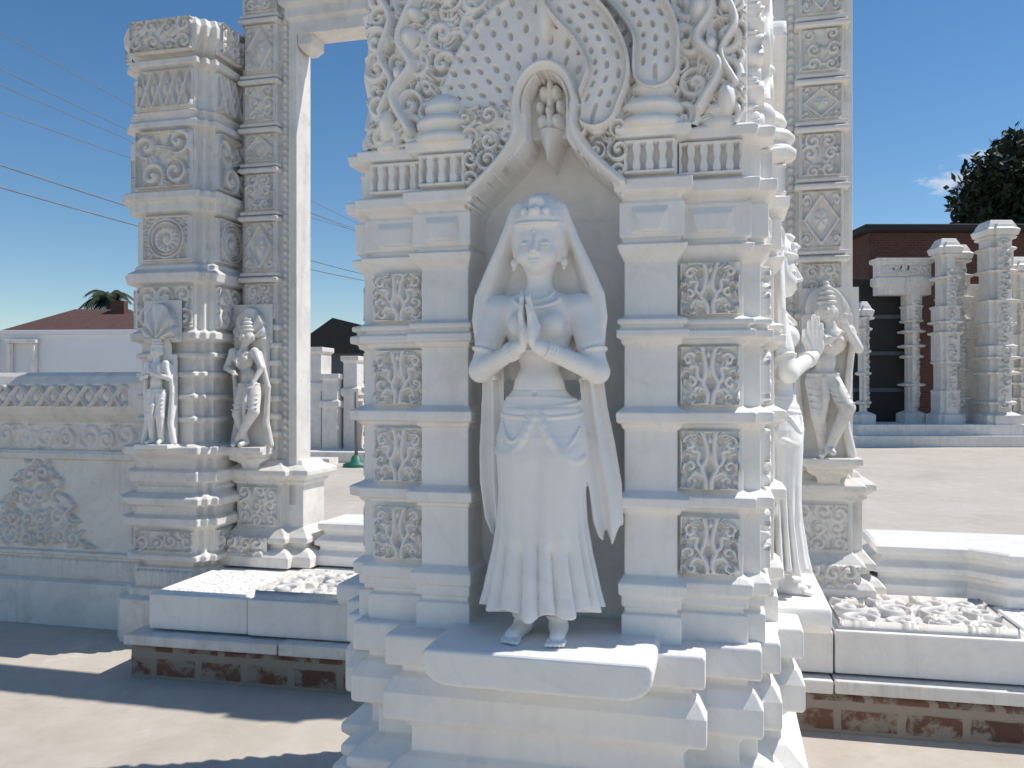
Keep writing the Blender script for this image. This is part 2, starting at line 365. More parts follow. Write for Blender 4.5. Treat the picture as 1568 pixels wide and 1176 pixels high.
# ------------------------------------------------------------ praying woman
def praying_woman():
    S=Sculpt((-.25,-.22,-.012),(.25,.10,1.19),.0021)
    zt=np.array([.06,.075,.12,.22,.30,.38,.45,.52,.57,.62]); 
    rx=np.array([.160,.160,.148,.128,.118,.116,.120,.122,.109,.090])
    ry=np.array([.114,.112,.102,.090,.084,.082,.086,.088,.080,.064])
    def skirt(X,Y,Z):
        a=np.interp(Z,zt,rx);b=np.interp(Z,zt,ry); x=(X-.006)/a; y=Y/b
        th=np.arctan2(y,x); q=np.hypot(x,y)
        amp=.215*sm(-Z,-.45,-.14)+.012*sm(-Z,-.56,-.45)+.003
        w=np.cos(th*9.5+.8*np.sin(th*2)+.9*np.sin(Z*3.0)+.4*np.sin(th*5+1))
        tgt=1+amp*(1.1*np.abs(w)**.75-.82)
        tgt=tgt-.09*np.exp(-((X-.008)/.020)**2)*sm(Z,.14,.28)*sm(-Z,-.52,-.42)*(Y<0)
        d=(q-tgt)*a*.75
        hem=.068+.016*np.abs(X)/.15+.010*w
        return np.maximum(np.maximum(d,hem-Z),Z-.62)
    S.ap(skirt,(-.21,-.17,.05),(.21,.10,.64),.010)
    for sx in (-1,1): S.cap((.006+sx*.050,-.034,.47),(.006+sx*.045,-.038,.27),.053,.041,.025)
    for sx in (-1,1):
        x=.004+sx*.046
        S.cap((x,.0,.10),(x,-.005,.03),.026,.024,.01)
        S.cap((x,.015,.022),(x+sx*.012,-.085,.016),.024,.019,.014)
        for q in range(5):
            S.cap((x+sx*.012+(q-2)*.0095,-.092,.012),(x+sx*.012+(q-2)*.0098,-.120+abs(q-(2-sx*1.6))*.0035,.009),.0072,.006,.002)
        S.chain([(x+.026*math.cos(t),-.004+.026*math.sin(t),.052) for t in np.linspace(0,6.3,17)],.0055,.002)
    # torso
    S.ell((.0,.0,.60),(.087,.062,.055),.03); S.ell((0,-.008,.655),(.066,.054,.06),.03)
    S.ell((0,.0,.80),(.086,.058,.105),.035); S.ell((0,.0,.862),(.104,.045,.040),.03)
    for sx in (-1,1): S.ell((sx*.039,-.046,.812),(.035,.033,.036),.018)
    S.ell((0,-.068,.635),(.006,.01,.006),.004,'sub')
    S.cap((0,.005,.87),(0,.0,.97),.036,.032,.02)
    S.chain([(.084*math.sin(t),-.066*math.cos(t)-.006,.752-.006*math.cos(t)) for t in np.linspace(-1.5,1.5,21)],.0048,.003)
    # arms with short sleeves
    for sx,el in ((-1,(-.152,-.035,.695)),(1,(.158,-.035,.69))):
        S.ell((sx*.106,0,.858),(.040,.038,.038),.02)
        S.cap((sx*.112,0,.850),el,.036,.029,.02)
        s0=np.array((sx*.112,0,.850)); s1=s0+(np.array(el)-s0)*.55
        S.cap(s0,s1,.039,.0365,.003)
        wr=(sx*.024-.002,-.122,.752)
        S.cap(el,wr,.0295,.0178,.012)
        e=np.array(el);w=np.array(wr)
        for t in (.76,.81,.86):
            c=e+(w-e)*t; ax=(w-e)/np.linalg.norm(w-e); p=np.cross(ax,(0,0,1.));p/=np.linalg.norm(p);q=np.cross(ax,p)
            r=.0230-.004*(t-.6)*2
            S.chain([tuple(c+p*r*math.cos(a)+q*r*math.sin(a)) for a in np.linspace(0,6.3,17)],.0040,.002)
        ax=e-s0; ax/=np.linalg.norm(ax); p=np.cross(ax,(0,1.,0));p/=np.linalg.norm(p);q=np.cross(ax,p)
        c=s1+ax*.022
        S.chain([tuple(c+p*.0355*math.cos(a)+q*.0355*math.sin(a)) for a in np.linspace(0,6.3,21)],.0042,.003)
        T=lambda x,y,z:(x-.010*(z-.75)/.13,y,z)
        S.ell(T(sx*.0105,-.128,.785),(.0115,.027,.036),.006)
        for (y,z2,r) in ((-.110,.862,.0072),(-.1225,.880,.0076),(-.135,.874,.0074),(-.147,.853,.0064)):
            S.chain([T(sx*.0105,-.128+(y+.128)*.85,.80),T(sx*.0112,y,.835),T(sx*.0072,y,z2)],[r*1.1,r,r*.78],.0022)
        S.chain([T(sx*.013,-.112,.775),T(sx*.018,-.098,.805),T(sx*.010,-.096,.835)],[.0105,.0085,.0065],.004)
    for R,z0,n,rb in ((.043,.902,21,.0048),(.060,.884,29,.0055)):
        for t in np.linspace(-1.45,1.45,n):
            S.ell((R*math.sin(t),-.026-(R*.62)*math.cos(t)-(.0 if R<.05 else .006),z0-.028*math.cos(t)),rb,.002)
    def surf(x,z,o=.0):
        a=np.interp(z,zt,rx);b=np.interp(z,zt,ry); q=min(.98,abs((x-.006)/a)); return -b*math.sqrt(1-q*q)-o
    for z,rb in ((.612,.006),(.585,.006)):
        for t in np.linspace(-1.55,1.55,48):
            a=np.interp(z,zt,rx)+.003;b=np.interp(z,zt,ry)+.003
            S.ell((.006+a*math.sin(t),-b*math.cos(t),z-.012*math.cos(t)),rb,.002)
    for t in np.linspace(-1.5,1.5,44):
        S.ell((.006+.100*math.sin(t),-.076*math.cos(t),.588),(.0045,.006,.011),.004)
    def swag(x0,z0,x1,z1,sag,rb=.005,n=30):
        for t in np.linspace(0,1,n):
            x=x0+(x1-x0)*t; z=z0+(z1-z0)*t-sag*4*t*(1-t); S.ell((x,surf(x,z,.003),z),rb,.003)
    swag(-.095,.575,-.01,.588,.070,.0048); swag(.022,.588,.112,.545,.070,.0048)
    def rope(x0,z0,x1,z1,sag,r=.006,n=14):
        P=[]
        for t in np.linspace(0,1,n):
            x=x0+(x1-x0)*t; z=z0+(z1-z0)*t-sag*4*t*(1-t); P.append((x,surf(x,z,.001),z))
        S.chain(P,r,.009)
    rope(.02,.575,.122,.470,.045,.0075); rope(-.112,.49,-.0,.575,.05,.006)
    # head
    S.ell((0,.012,1.05),(.063,.075,.085),.01); S.ell((0,-.014,1.006),(.052,.058,.063),.022)
    S.ell((0,-.052,.961),(.015,.013,.013),.02)
    for sx in (-1,1):
        S.ell((sx*.027,-.048,.990),.020,.022)
        S.ell((sx*.0245,-.0835,1.024),(.018,.0135,.0085),.016,'sub')
        S.ell((sx*.0250,-.0605,1.0195),(.0140,.0105,.0078),.004)
        S.chain([(sx*(.0250+.0145*t),-.0712+.006*t*t,1.0140-.0035*(1-t*t)) for t in np.linspace(-1,1,7)],.0012,.0025)
        S.ell((sx*.066,.005,1.013),(.008,.014,.027),.004)
        S.ell((sx*.067,-.008,.978),(.010,.010,.012),.003); S.ell((sx*.067,-.010,.963),.0055,.003)
        S.ell((sx*.0082,-.0765,.9955),(.0056,.0065,.005),.004)
    S.cap((0,-.068,1.036),(0,-.0855,.999),.0048,.0072,.009)
    S.ell((0,-.0690,.9765),(.0150,.0065,.0038),.004); S.ell((0,-.0680,.9688),(.0118,.0072,.0047),.004)
    S.cap((-.014,-.0755,.9728),(.014,-.0755,.9728),.0012,.0012,.002,'sub')
    S.ell((0,-.073,1.050),.0042,.002)
    S.ell((0,.006,1.083),(.065,.077,.058),.006)
    for t in np.linspace(-1.5,1.5,29):
        S.ell((.064*math.sin(t),.008-.082*math.cos(t),1.072+.006*math.sin(t)**2),.005,.002)
    for t in np.linspace(-1.4,1.4,15):
        S.ell((.058*math.sin(t),.008-.077*math.cos(t),1.089),(.007,.006,.008),.004)
    S.ell((0,-.068,1.103),(.015,.012,.015),.005); S.ell((0,-.079,1.103),.006,.002)
    for sx in (-1,1): S.ell((sx*.028,-.060,1.104),(.010,.009,.011),.004)
    S.ell((0,-.045,1.132),(.020,.020,.017),.007); S.ell((0,-.063,1.134),.006,.002)
    # veil
    vz=np.array([.66,.70,.77,.83,.89,.96,1.03,1.09,1.12,1.16]); vw=np.array([.135,.148,.166,.174,.167,.136,.103,.079,.068,.03])
    def hood(X,Y,Z):
        k0=np.sqrt((X/.082)**2+((Y-.022)/.085)**2+((Z-1.055)/.112)**2)
        d=(k0-1)*.085
        d=np.maximum(d,-(k0-.86)*.085)
        return np.maximum(np.maximum(d,-(Y+.040+.38*np.maximum(Z-1.10,0))),.98-Z)
    S.ap(hood,(-.11,-.1,.97),(.11,.1,1.19),.008)
    def sheet(X,Y,Z):
        w=np.interp(Z,vz,vw); q=np.abs(X)/w
        ys=.052-.066*sm(q,.62,.86)+.003*np.sin(q*22+Z*9)*sm(q,.5,.8)
        d=np.abs(Y-ys)-.0085
        return np.maximum(np.maximum(d*.75,(q-1)*w),np.maximum(Z-1.11,.67-Z))
    S.ap(sheet,(-.2,-.05,.66),(.2,.09,1.12),.010)
    for sx in (-1,1):
        zz=np.linspace(1.13,.70,44); P=[(sx*(float(np.interp(z,vz,vw))-.004),-.016+.02*float(sm(-z,-.82,-.70)),z) for z in zz]
        S.chain(P,[.0075]*44,.010)
    dz=np.array([.24,.26,.30,.40,.50,.60,.72])
    for xo,xi,sl in (((-.112,-.135,-.152,-.166,-.166,-.162,-.160),(-.100,-.097,-.100,-.104,-.10,-.10,-.10),-1),((.200,.208,.216,.212,.196,.176,.160),(.172,.155,.140,.128,.115,.11,.10),1)):
        xo=np.array(xo);xi=np.array(xi)
        def dr(X,Y,Z):
            a=np.interp(Z,dz,xo);b=np.interp(Z,dz,xi); c=(a+b)/2; hw=np.abs(a-b)/2
            ph=(X-c)/hw
            ys=.028+.011*np.cos(ph*5.5+Z*5)-.006
            d=np.abs(Y-ys)-.0085
            hem=.255+.018*np.cos(ph*5.5+Z*5)+.02*np.abs(ph)
            return np.maximum(np.maximum(d*.7,(np.abs(X-c)-hw)*.9),np.maximum(hem-Z,Z-.72))
        S.ap(dr,(xo.min()-.03 if sl<0 else .08,-.03,.22),(-.08 if sl<0 else xo.max()+.03,.07,.74),.010)
    S.cap((0,.06,.2),(0,.06,.95),.035,.035,.01)
    return S.mesh('praying_woman_mesh',M_STAT)
def small_figure(name,pose,mat):
    S=Sculpt((-.34,-.24,-.03),(.34,.16,1.24),.0048)
    p=pose
    S.ell((p['hip'][0],0,p['hip'][1]),(.085,.07,.07),.03)
    S.ell((p['wst'][0],-.005,p['wst'][1]),(.062,.05,.06),.03)
    S.ell((p['ch'][0],0,p['ch'][1]),(.088,.058,.09),.03)
    for sx in (-1,1): S.ell((p['ch'][0]+sx*.037,-.045,p['ch'][1]),.033,.012)
    hx,hz=p['hd']; S.cap((p['ch'][0],0,p['ch'][1]+.08),(hx,0,hz),.032,.03,.015)
    S.ell((hx,0,hz),(.055,.06,.07),.012); S.cap((hx,-.06,hz+.01),(hx,-.068,hz-.008),.008,.01,.005)
    for sx in (-1,1):
        S.ell((hx+sx*.02,-.066,hz+.014),(.016,.014,.009),.006,'sub'); S.ell((hx+sx*.057,0,hz-.015),(.012,.018,.03),.006)
    S.ell((hx,-.052,hz-.032),(.014,.01,.007),.004)
    for i,(r,z) in enumerate(((.062,.05),(.055,.08),(.046,.11),(.034,.14),(.02,.165))): S.ell((hx,.005,hz+z),(r,r,.018),.006)
    S.ell((hx,.07,hz+.02),(.12,.02,.14),.01)
    hw=p['hip'][0]
    for sx,kn,an in ((-1,p['kl'],p['al']),(1,p['kr'],p['ar'])):
        h=(hw+sx*.045,-.005,p['hip'][1]-.02)
        S.cap(h,kn,.062,.044,.02); S.cap(kn,an,.044,.026,.015)
        S.cap(an,(an[0]+sx*.015,an[1]-.07,an[2]-.018),.024,.018,.01)
        for t in (.25,.45,.65,.85):
            c=np.array(h)+(np.array(kn)-np.array(h))*t
            S.chain([(c[0]-.05,c[1]-.035,c[2]+.006),(c[0],c[1]-.058+.012*t,c[2]-.008),(c[0]+.05,c[1]-.035,c[2]+.006)],.006,.006)
    for sx,el,wr in ((-1,p['el'],p['wl']),(1,p['er'],p['wr'])):
        sh=(p['ch'][0]+sx*.10,0,p['ch'][1]+.06)
        S.ell(sh,.036,.015); S.cap(sh,el,.034,.027,.012); S.cap(el,wr,.027,.018,.01)
        d=np.array(wr)-np.array(el); d/=np.linalg.norm(d); w=np.array(wr)
        S.ell(w+d*.025,(.02,.016,.026),.008)
        for q in range(4): S.cap(w+d*.035+np.array(((q-1.5)*.010,0,0)),w+d*.07+np.array(((q-1.5)*.012,-.008,0)),.0075,.006,.002)
    for t in np.linspace(0,6.28,30): S.ell((hw+.09*math.cos(t),.073*math.sin(t),p['hip'][1]+.025),.011,.004)
    S.chain([(hw,-.075,p['hip'][1]),(hw+.01,-.09,p['hip'][1]-.12),(hw-.005,-.08,p['hip'][1]-.26)],[.02,.022,.012],.01)
    S.chain([(p['ch'][0]-.06,-.05,p['ch'][1]+.05),(p['ch'][0]-.01,-.085,p['ch'][1]-.05),(p['ch'][0]+.06,-.05,p['ch'][1]+.05)],.009,.004)
    for sx in (-1,1):
        S.chain([(p['ch'][0]+sx*.13,.03,p['ch'][1]+.05),(hw+sx*.15,.03,p['hip'][1]),(hw+sx*.13,.03,.22),(hw+sx*.17,.03,.03)],[.02,.022,.028,.03],.01)
    S.ap(lambda X,Y,Z:np.maximum(np.maximum(np.abs(X)-.19,np.abs(Y-.01)-.11),Z-.012)+0*Z,(-.22,-.14,-.03),(.22,.14,.04),.006)
    S.ap(lambda X,Y,Z:np.maximum(np.maximum(np.abs(X)-.15,np.abs(Y-.09)-.03),Z-.9),(-.18,.03,-.03),(.18,.16,.94),.02)
    return S.mesh(name,mat)
POSE_A=dict(hip=(0,.52),wst=(0,.62),ch=(0,.74),hd=(0,.93),kl=(-.05,-.02,.29),al=(-.05,0,.05),kr=(.05,-.02,.29),ar=(.05,0,.05),
  el=(-.15,-.02,.66),wl=(-.05,-.10,.68),er=(.15,-.02,.66),wr=(.04,-.10,.70))
POSE_B=dict(hip=(.035,.50),wst=(.02,.60),ch=(-.02,.73),hd=(.01,.92),kl=(-.05,-.04,.28),al=(.02,-.03,.05),kr=(.12,-.08,.30),ar=(-.06,-.05,.05),
  el=(-.16,-.03,.66),wl=(-.06,-.10,.62),er=(.16,-.03,.66),wr=(.13,-.09,.55))
POSE_C=dict(hip=(-.03,.50),wst=(-.015,.60),ch=(.02,.73),hd=(-.01,.92),kl=(-.06,-.05,.28),al=(-.03,-.02,.05),kr=(.10,-.10,.32),ar=(.0,-.07,.07),
  el=(-.15,-.03,.65),wl=(-.02,-.11,.72),er=(.17,-.04,.68),wr=(.10,-.10,.80))
ME_WOMAN=praying_woman()
ME_A=small_figure('attendant_mesh',POSE_A,M_MARB); ME_B=small_figure('dancer_mesh',POSE_B,M_MARB2); ME_C=small_figure('musician_mesh',POSE_C,M_MARB2)
# ------------------------------------------------------------ main pier
AZ=14.0
pier=emp('carved_marble_pier',(.1012,2.35,0),-AZ)
CY=.60
def around(name,me,ks=(0,1,3,2),parent=pier,c=(0,CY),off=(0,0,0),soff=None,**k):
    out=[]
    for q in ks:
        a=q*math.pi/2; R=Matrix.Rotation(a,3,'Z'); cc=Vector((c[0],c[1],0)); of=Vector(off)+(Vector(soff) if (soff and q in (1,3)) else Vector((0,0,0)))
        l=cc+R@(of-cc)
        o=obj(name,me,parent,loc=l,rz=a,**k); out.append(o)
    return out
def quad2(front,side,cy=CY):
    P=[]
    for q in range(4):
        a=q*math.pi/2; c,s=math.cos(a),math.sin(a)
        for (u,D) in (front if q%2==0 else side):
            x,y=u,-D; P.append((c*x-s*y, cy+s*x+c*y))
    return P
fr=[(-.565,.565),(-.52,.565),(-.52,.60),(-.352,.60),(-.352,.655),(-.215,.655),(-.215,.515),(.215,.515),(.215,.655),(.352,.655),(.352,.60),(.52,.60),(.52,.565),(.565,.565)]
sd=[(-.352,.565),(-.352,.61),(-.215,.61),(-.215,.50),(.215,.50),(.215,.61),(.352,.61),(.352,.565)]
body=quad2(fr,sd)
wt=([1,1,1,1,1,.55,0,.55,1,1,1,1,1,1]+[1,1,.55,0,.55,1,1,1])*2
prof=[(.012,.84),(.012,.915),(.0,.92),(.0,.932),(.012,.936),(.012,.962),(.024,.968),(.026,.998),(.012,1.010),(0,1.018)]
for zc in (1.212,1.434):
    prof+=[(0,zc-.034),(.010,zc-.030),(.012,zc-.020),(.032,zc-.014),(.034,zc+.012),(.012,zc+.022),(.0,zc+.028)]
prof+=[(0,1.622),(.012,1.626),(.014,1.638),(.032,1.642),(.032,1.662),(.016,1.666),(.016,1.674),(.028,1.678),(.028,1.690),(.0,1.700)]
prof+=[(0,1.842),(.022,1.868),(.030,1.885),(.008,1.892),(.008,1.900),(.020,1.905),(.020,1.995),(.010,2.0),(.010,2.008),(.040,2.022),(.042,2.052),(.012,2.062),(.000,2.068),(.000,2.155),(.034,2.164),(.038,2.190),(.020,2.200),(.0,2.206)]
stack('pier_shaft',body,prof,M_MARB,pier,wts=wt,bw=.0045)
fb=[(-.53,.54),(-.53,.61),(-.39,.61),(-.39,.71),(.39,.71),(.39,.61),(.53,.61),(.53,.54)]
sb=[(-.54,.58),(-.39,.58),(-.39,.65),(.39,.65),(.39,.58),(.54,.58)]
base=quad2(fb,sb)
stack('pier_core',rect(-.47,.47,.12,1.08),[(0,.1),(0,2.25)],M_MARB,pier)
stack('pier_top',rect(-.528,.528,.004,1.196),[(.0,2.2),(.0,2.74),(.04,2.76),(.04,2.80),(0,2.82),(-.2,2.95),(-.22,2.95),(-.22,3.0),(-.45,3.15)],M_MARB,pier)
bprof=[(.06,0),(.06,.16),(.04,.19),(.04,.24),(.07,.27),(.07,.33),(.02,.37),(.02,.40),(.05,.43),(.05,.455),(.0,.50),(-.02,.51),(-.02,.575),(-.01,.585),(.0,.598),(.035,.61),(.040,.618),(.040,.685),(.018,.725),(.0,.735),(.0,.750),(.032,.758),(.036,.765),(.036,.835),(.031,.842)]
stack('pier_base',base,bprof,M_MARB,pier,bw=.010)
k=0
for zc in (1.022,1.243,1.465,1.703):
    hgt={1.022:.150,1.243:.155,1.465:.155,1.703:.137}[zc]
    for s in (-1,1):
        x0,x1=sorted((s*.358,s*.512)); k+=1
        around('scroll_panel',relief_mesh('scroll_panel',x0,x1,0,hgt,.0018,f_scroll(.030,k),M_MARB,y0=-.001),off=(0,0,zc),soff=(0,.035,0))
for (a,b,y,nn,so) in ((.216,.351,-.056,4,.045),(.354,.519,-.001,5,.035)):
    for s in (-1,1):
        x0,x1=sorted((s*a,s*b)); m=relief_mesh('balustrade_relief',x0,x1,2.068,2.156,.0018,f_bal(.030,nn),M_MARB,y0=y)
        around('balustrade_relief',m,soff=(0,so,0))
def trap(x0,x1,z0,z1,y,d=.014):
    i=.022; V=[(x0,y,z0),(x1,y,z0),(x1,y,z1),(x0,y,z1),(x0+i*1.3,y-d,z0+.004),(x1-i*1.3,y-d,z0+.004),(x1-i*.4,y-d,z1-.02),(x0+i*.4,y-d,z1-.02)]
    F=[(4,5,6,7),(0,1,5,4),(1,2,6,5),(2,3,7,6),(3,0,4,7)]
    return pmesh('bracket_block',V,F,M_MARB)
for s in (-1,1):
    x0,x1=sorted((s*.235,s*.335)); 
    for o in around('bracket_block',trap(x0,x1,1.915,1.985,-.0745),soff=(0,.045,0)): bev(o,.004)
    x0,x1=sorted((s*.38,s*.50)); 
    for o in around('bracket_block',trap(x0,x1,1.915,1.985,-.0195),soff=(0,.035,0)): bev(o,.004)
def crown(xs,zs):
    U,Z=np.meshgrid(xs,zs,indexing='ij'); H=np.maximum(busy(xs,zs,.10,11),.8*busy(xs,zs,.07,12))*.045+.004
    U=U-.008; A=np.abs(U)
    for s in (-1,1):
        H=np.maximum(H,.075*ridge(polyd(U,Z,spl([(s*.40,2.24),(s*.45,2.34),(s*.395,2.42),(s*.43,2.50),(s*.38,2.62)])),.017))
        H=np.maximum(H,.065*ridge(polyd(U,Z,spl([(s*.49,2.30),(s*.455,2.38),(s*.49,2.46),(s*.46,2.56),(s*.5,2.64)])),.012))
        for (x,z,rx_,rz_) in ((.40,2.50,.030,.04),(.385,2.565,.022,.024),(.47,2.26,.026,.05),(.43,2.40,.02,.03)):
            H=np.maximum(H,.08*ridge(np.hypot((U-s*x)/rx_,(Z-z)/rz_),1))
    cx,cz=-.01,2.20
    r=np.hypot((U-cx)/.95,(Z-cz)/1.25); th=np.arctan2((U-cx),(Z-cz))
    fan=r<.325
    hf=.035+.045*ridge(r,.34)
    ring=r/.036; ri=np.floor(ring); fr_=ring-ri-.5
    rc=(ri+.5)*.036; na=np.maximum(1,np.round(np.maximum(rc,.02)*2*np.pi/.036))
    ta=((th+np.pi)/(2*np.pi)*na+.5*(ri%2)+.08*np.sin(ri*2.3)+.05*np.sin(th*17))%1-.5
    drop=np.hypot(ta/(.17-.09*fr_*2*.5),(fr_)/.36)
    hf=hf-.020*sm(drop,1.,.55)
    hf=hf+.010*ridge(r-.317,.010)
    H=np.where(fan&(Z>2.18),hf,H)
    def band(pts,w,h,H,dense=.030):
        P=spl(pts,10)
        best=np.full(U.shape,9.);S=np.zeros(U.shape);Sd=np.zeros(U.shape);L=0
        for a,b in zip(P[:-1],P[1:]):
            dx,dz=b[0]-a[0],b[1]-a[1];l=math.hypot(dx,dz)
            t=np.clip(((U-a[0])*dx+(Z-a[1])*dz)/(l*l),0,1);d=np.hypot(U-a[0]-t*dx,Z-a[1]-t*dz)
            m=d<best;best=np.where(m,d,best);S=np.where(m,L+t*l,S)
            Sd=np.where(m,((U-a[0])*dz-(Z-a[1])*dx)/l,Sd);L+=l
        D=best
        hh=h*(.62+.38*ridge(D,w*1.05))
        q=Sd/dense; qi=np.floor(q+.5); qf=q-qi; s=(S/(dense*1.25)+.5*(qi%2))%1-.5
        hh=hh-.020*sm(np.hypot(qf/.20,s/.34),1,.55)
        hh=np.maximum(hh,h*.8*ridge(D-w*.93,w*.09)+h*.35)
        return np.where(D<w,np.maximum(H,hh),H)
    H=band([(.10,2.66),(.21,2.56),(.285,2.45),(.29,2.34)],.060,.095,H)
    H=band([(.01,2.66),(.055,2.54),(.135,2.44),(.170,2.34),(.140,2.24)],.057,.12,H)
    H=np.maximum(H,.10*ridge(np.hypot((U)/.035,(Z-2.53)/.12),1))
    cz0=2.262
    H=np.where((np.hypot(U/.098,(Z-cz0)/.125)<1)|((A<.098)&(Z<cz0)&(Z>2.17)),.080,H)
    rim=np.hypot(U/.080,(Z-cz0)/.108)
    H=np.where(Z>cz0-.02,np.maximum(H,.120*ridge((rim-1)*.09,.020)*(rim>.7)),H)
    rim2=np.hypot(U/.062,(Z-cz0)/.090); H=np.where(Z>cz0-.02,np.maximum(H,.10*ridge((rim2-1)*.07,.007)),H)
    zb=np.interp(A,[0,.0540,.0541,.062,.08,.11,.15,.19,.215,.6],[2.3,2.3,2.18,2.165,2.14,2.105,2.07,2.03,1.99,1.99])
    fl=(A>.085)&(A<.235)&(Z<2.28)&(Z>zb)
    H=np.where(fl,np.maximum(.050+.05*busy(xs,zs,.06,21),H),H)
    H=np.where((Z>zb)&(Z<cz0)&(A<.10)&(A>.05),np.maximum(H,.08),H)
    leg=spl([(.080,cz0),(.078,2.20),(.105,2.145),(.150,2.095),(.205,2.045)])
    D=polyd(A,Z,leg); H=np.maximum(H,.118*ridge(D,.022))
    e=np.hypot(U/.054,(Z-cz0)/.090)
    void=(Z<zb)|(e<1)
    H=np.where(void,-.0835,H)
    P=.05*ridge(polyd(U,Z,[(0,2.345),(0,2.18)]),.012)
    for (x,z,rx_,rz_,h_) in ((.020,2.238,.019,.027,.06),(.017,2.318,.016,.026,.055),(.028,2.280,.013,.020,.06),(.0,2.265,.012,.02,.07)):
        P=np.maximum(P,h_*ridge(np.hypot((A-x)/rx_,(Z-z)/rz_),1))
    tri=(.036*(Z-2.118)/.10); P=np.maximum(P,.065*np.where((Z<2.216)&(Z>2.118),ridge(A,np.maximum(tri,.001)),0))
    H=np.where(P>.004,np.maximum(H,P-.01),H)
    return H
mcr=relief_mesh('arch_crown_relief',-.53,.53,1.985,2.75,.0022,crown,M_MARB,y0=.0)
bm=bmesh.new(); bm.from_mesh(mcr)
dl=[f for f in bm.faces if f.calc_center_median().z<2.198 and abs(f.calc_center_median().x)>.222]
bmesh.ops.delete(bm,geom=dl,context='FACES'); bm.to_mesh(mcr); bm.free()
around('arch_crown_relief',mcr,soff=(0,.07,0))
fin=[(.001,-.02),(.086,-.02),(.088,.0),(.076,.010),(.060,.014),(.060,.020),(.082,.030),(.084,.040),(.070,.056),(.046,.062),(.044,.070),(.060,.078),(.061,.086),(.052,.104),(.032,.120),(.016,.127),(.012,.134),(.018,.142),(.018,.150),(.008,.160),(.002,.168)]
mf=lathe_mesh('shikhara_finial',fin,M_MARB,36)
for s in (-1,1):
    around('shikhara_finial',mf,off=(s*.285,-.035,2.205),soff=(0,.045,0))
    around('small_finial',mf,ks=(0,2),off=(s*.46,-.0,2.205),scale=(.55,.55,.8))
def ledge(x0,x1,y0,y1,z0,z1,R):
    pts=[(x0,z1-.014),(x0+.0,z1-.03)]
    for t in np.linspace(0,1,7): a=math.pi+ t*math.pi/2; pts.append((x0+R+R*math.cos(a),z0+R*.72+R*.72*math.sin(a)))
    for t in np.linspace(0,1,7): a=1.5*math.pi+t*math.pi/2; pts.append((x1-R+R*math.cos(a),z0+R*.72+R*.72*math.sin(a)))
    pts+= [(x1,z1-.03),(x1,z1-.014),(x1-.006,z1),(x0+.006,z1)]
    n=len(pts); V=[(x,y0,z) for x,z in pts]+[(x,y1,z) for x,z in pts]
    F=[tuple(range(n)),tuple(reversed(range(n,2*n)))]+[(i+n,(i+1)%n+n,(i+1)%n,i)[::-1] for i in range(n)]
    me=pmesh('statue_ledge',V,F,M_STAT); b=bmesh.new(); b.from_mesh(me); bmesh.ops.recalc_face_normals(b,faces=b.faces); b.to_mesh(me); b.free(); return me
for o in around('statue_ledge',ledge(-.26,.31,-.31,.08,.772,.862,.075),soff=(0,.13,0)): bev(o,.009,3)
M=Matrix.Translation((.1012,2.35,0))@Matrix.Rotation(math.radians(-AZ),4,'Z')
def world(loc,rz=0): return M@Matrix.Translation(loc)@Matrix.Rotation(rz,4,'Z')
w=obj('praying_woman_statue',ME_WOMAN,None); w.matrix_world=world((0,-.115,.861))
for q,(lx,ly) in ((1,(.625,CY-.04)),(3,(-.625,CY))):
    o=obj('praying_woman_statue',ME_WOMAN,None); o.matrix_world=world((lx,ly,.861),q*math.pi/2)
# ------------------------------------------------------------ carved pillars
def tower_parts(parent,mat,hw=.25,sides=(0,1,3)):
    c=hw
    poly=[]
    for k in range(4):
        a=k*math.pi/2; co,s=math.cos(a),math.sin(a)
        for (u,D) in [(-.17,.21),(-.17,.25),(.17,.25),(.17,.21),(.21,.21)]: poly.append((co*u+s*D, c+s*u-co*D))
    pr=[(.10,0),(.10,.27),(.06,.29),(.06,.33),(.03,.345),(.03,.46),(.0,.47),(.0,.50),(.06,.51),(.06,.54),(.03,.56),(.03,.70),(.08,.73),(.08,.775),(.04,.79),(.04,.84),(.09,.86),(.09,.90),(.03,.93),(.03,.98),(.06,1.0),(.06,1.06),(.03,1.08),(.03,1.14),(.08,1.17),(.08,1.215),(.0,1.235)]
    for z in (1.36,1.50,1.64,1.76): pr+=[(0,z),(.025,z+.012),(.025,z+.035),(0,z+.045)]
    pr+=[(0,1.86),(.05,1.88),(.05,1.92),(.02,1.94),(.02,2.22),(.06,2.235),(.07,2.29),(.03,2.32),(.03,2.345),(.0,2.36),(.0,2.66),(.05,2.675),(.05,2.73),(.08,2.745),(.08,2.79),(.02,2.81),(.02,3.18),(.06,3.195),(.06,3.23),(.03,3.25),(.03,3.27),(.05,3.29),(.02,3.31),(.02,3.56),(.06,3.575),(.06,3.61),(.0,3.63),(.03,3.66),(.07,3.74),(.075,3.80),(.04,3.86),(.0,3.88)]
    bev(obj('pillar_shaft',stack_mesh('pillar_shaft',poly,pr,mat),parent),.004,1)
    pan=[(.345,.455,.03,f_lotus(.022,.055)),(.565,.695,.03,f_busy(.030,.09,3)),(.94,.975,.03,f_lotus(.012,.03)),(1.95,2.21,.02,f_busy(.035,.13,4)),(2.37,2.65,.0,f_medal(.035)),
         (2.82,3.17,.02,f_busy(.055,.17,9)),(3.32,3.55,.02,f_zig(.03,.17)),(3.65,3.85,.045,f_busy(.05,.1,12))]
    for z0,z1,o,f in pan:
        W=.17+o-.008
        me=relief_mesh('carved_panel',-W,W,z0,z1,.0045,f,mat,y0=-o-.001)
        for k in sides:
            a=k*math.pi/2; R=Matrix.Rotation(a,3,'Z'); cc=Vector((0,c,0)); obj('carved_panel',me,parent,loc=cc+R@(-cc),rz=a)
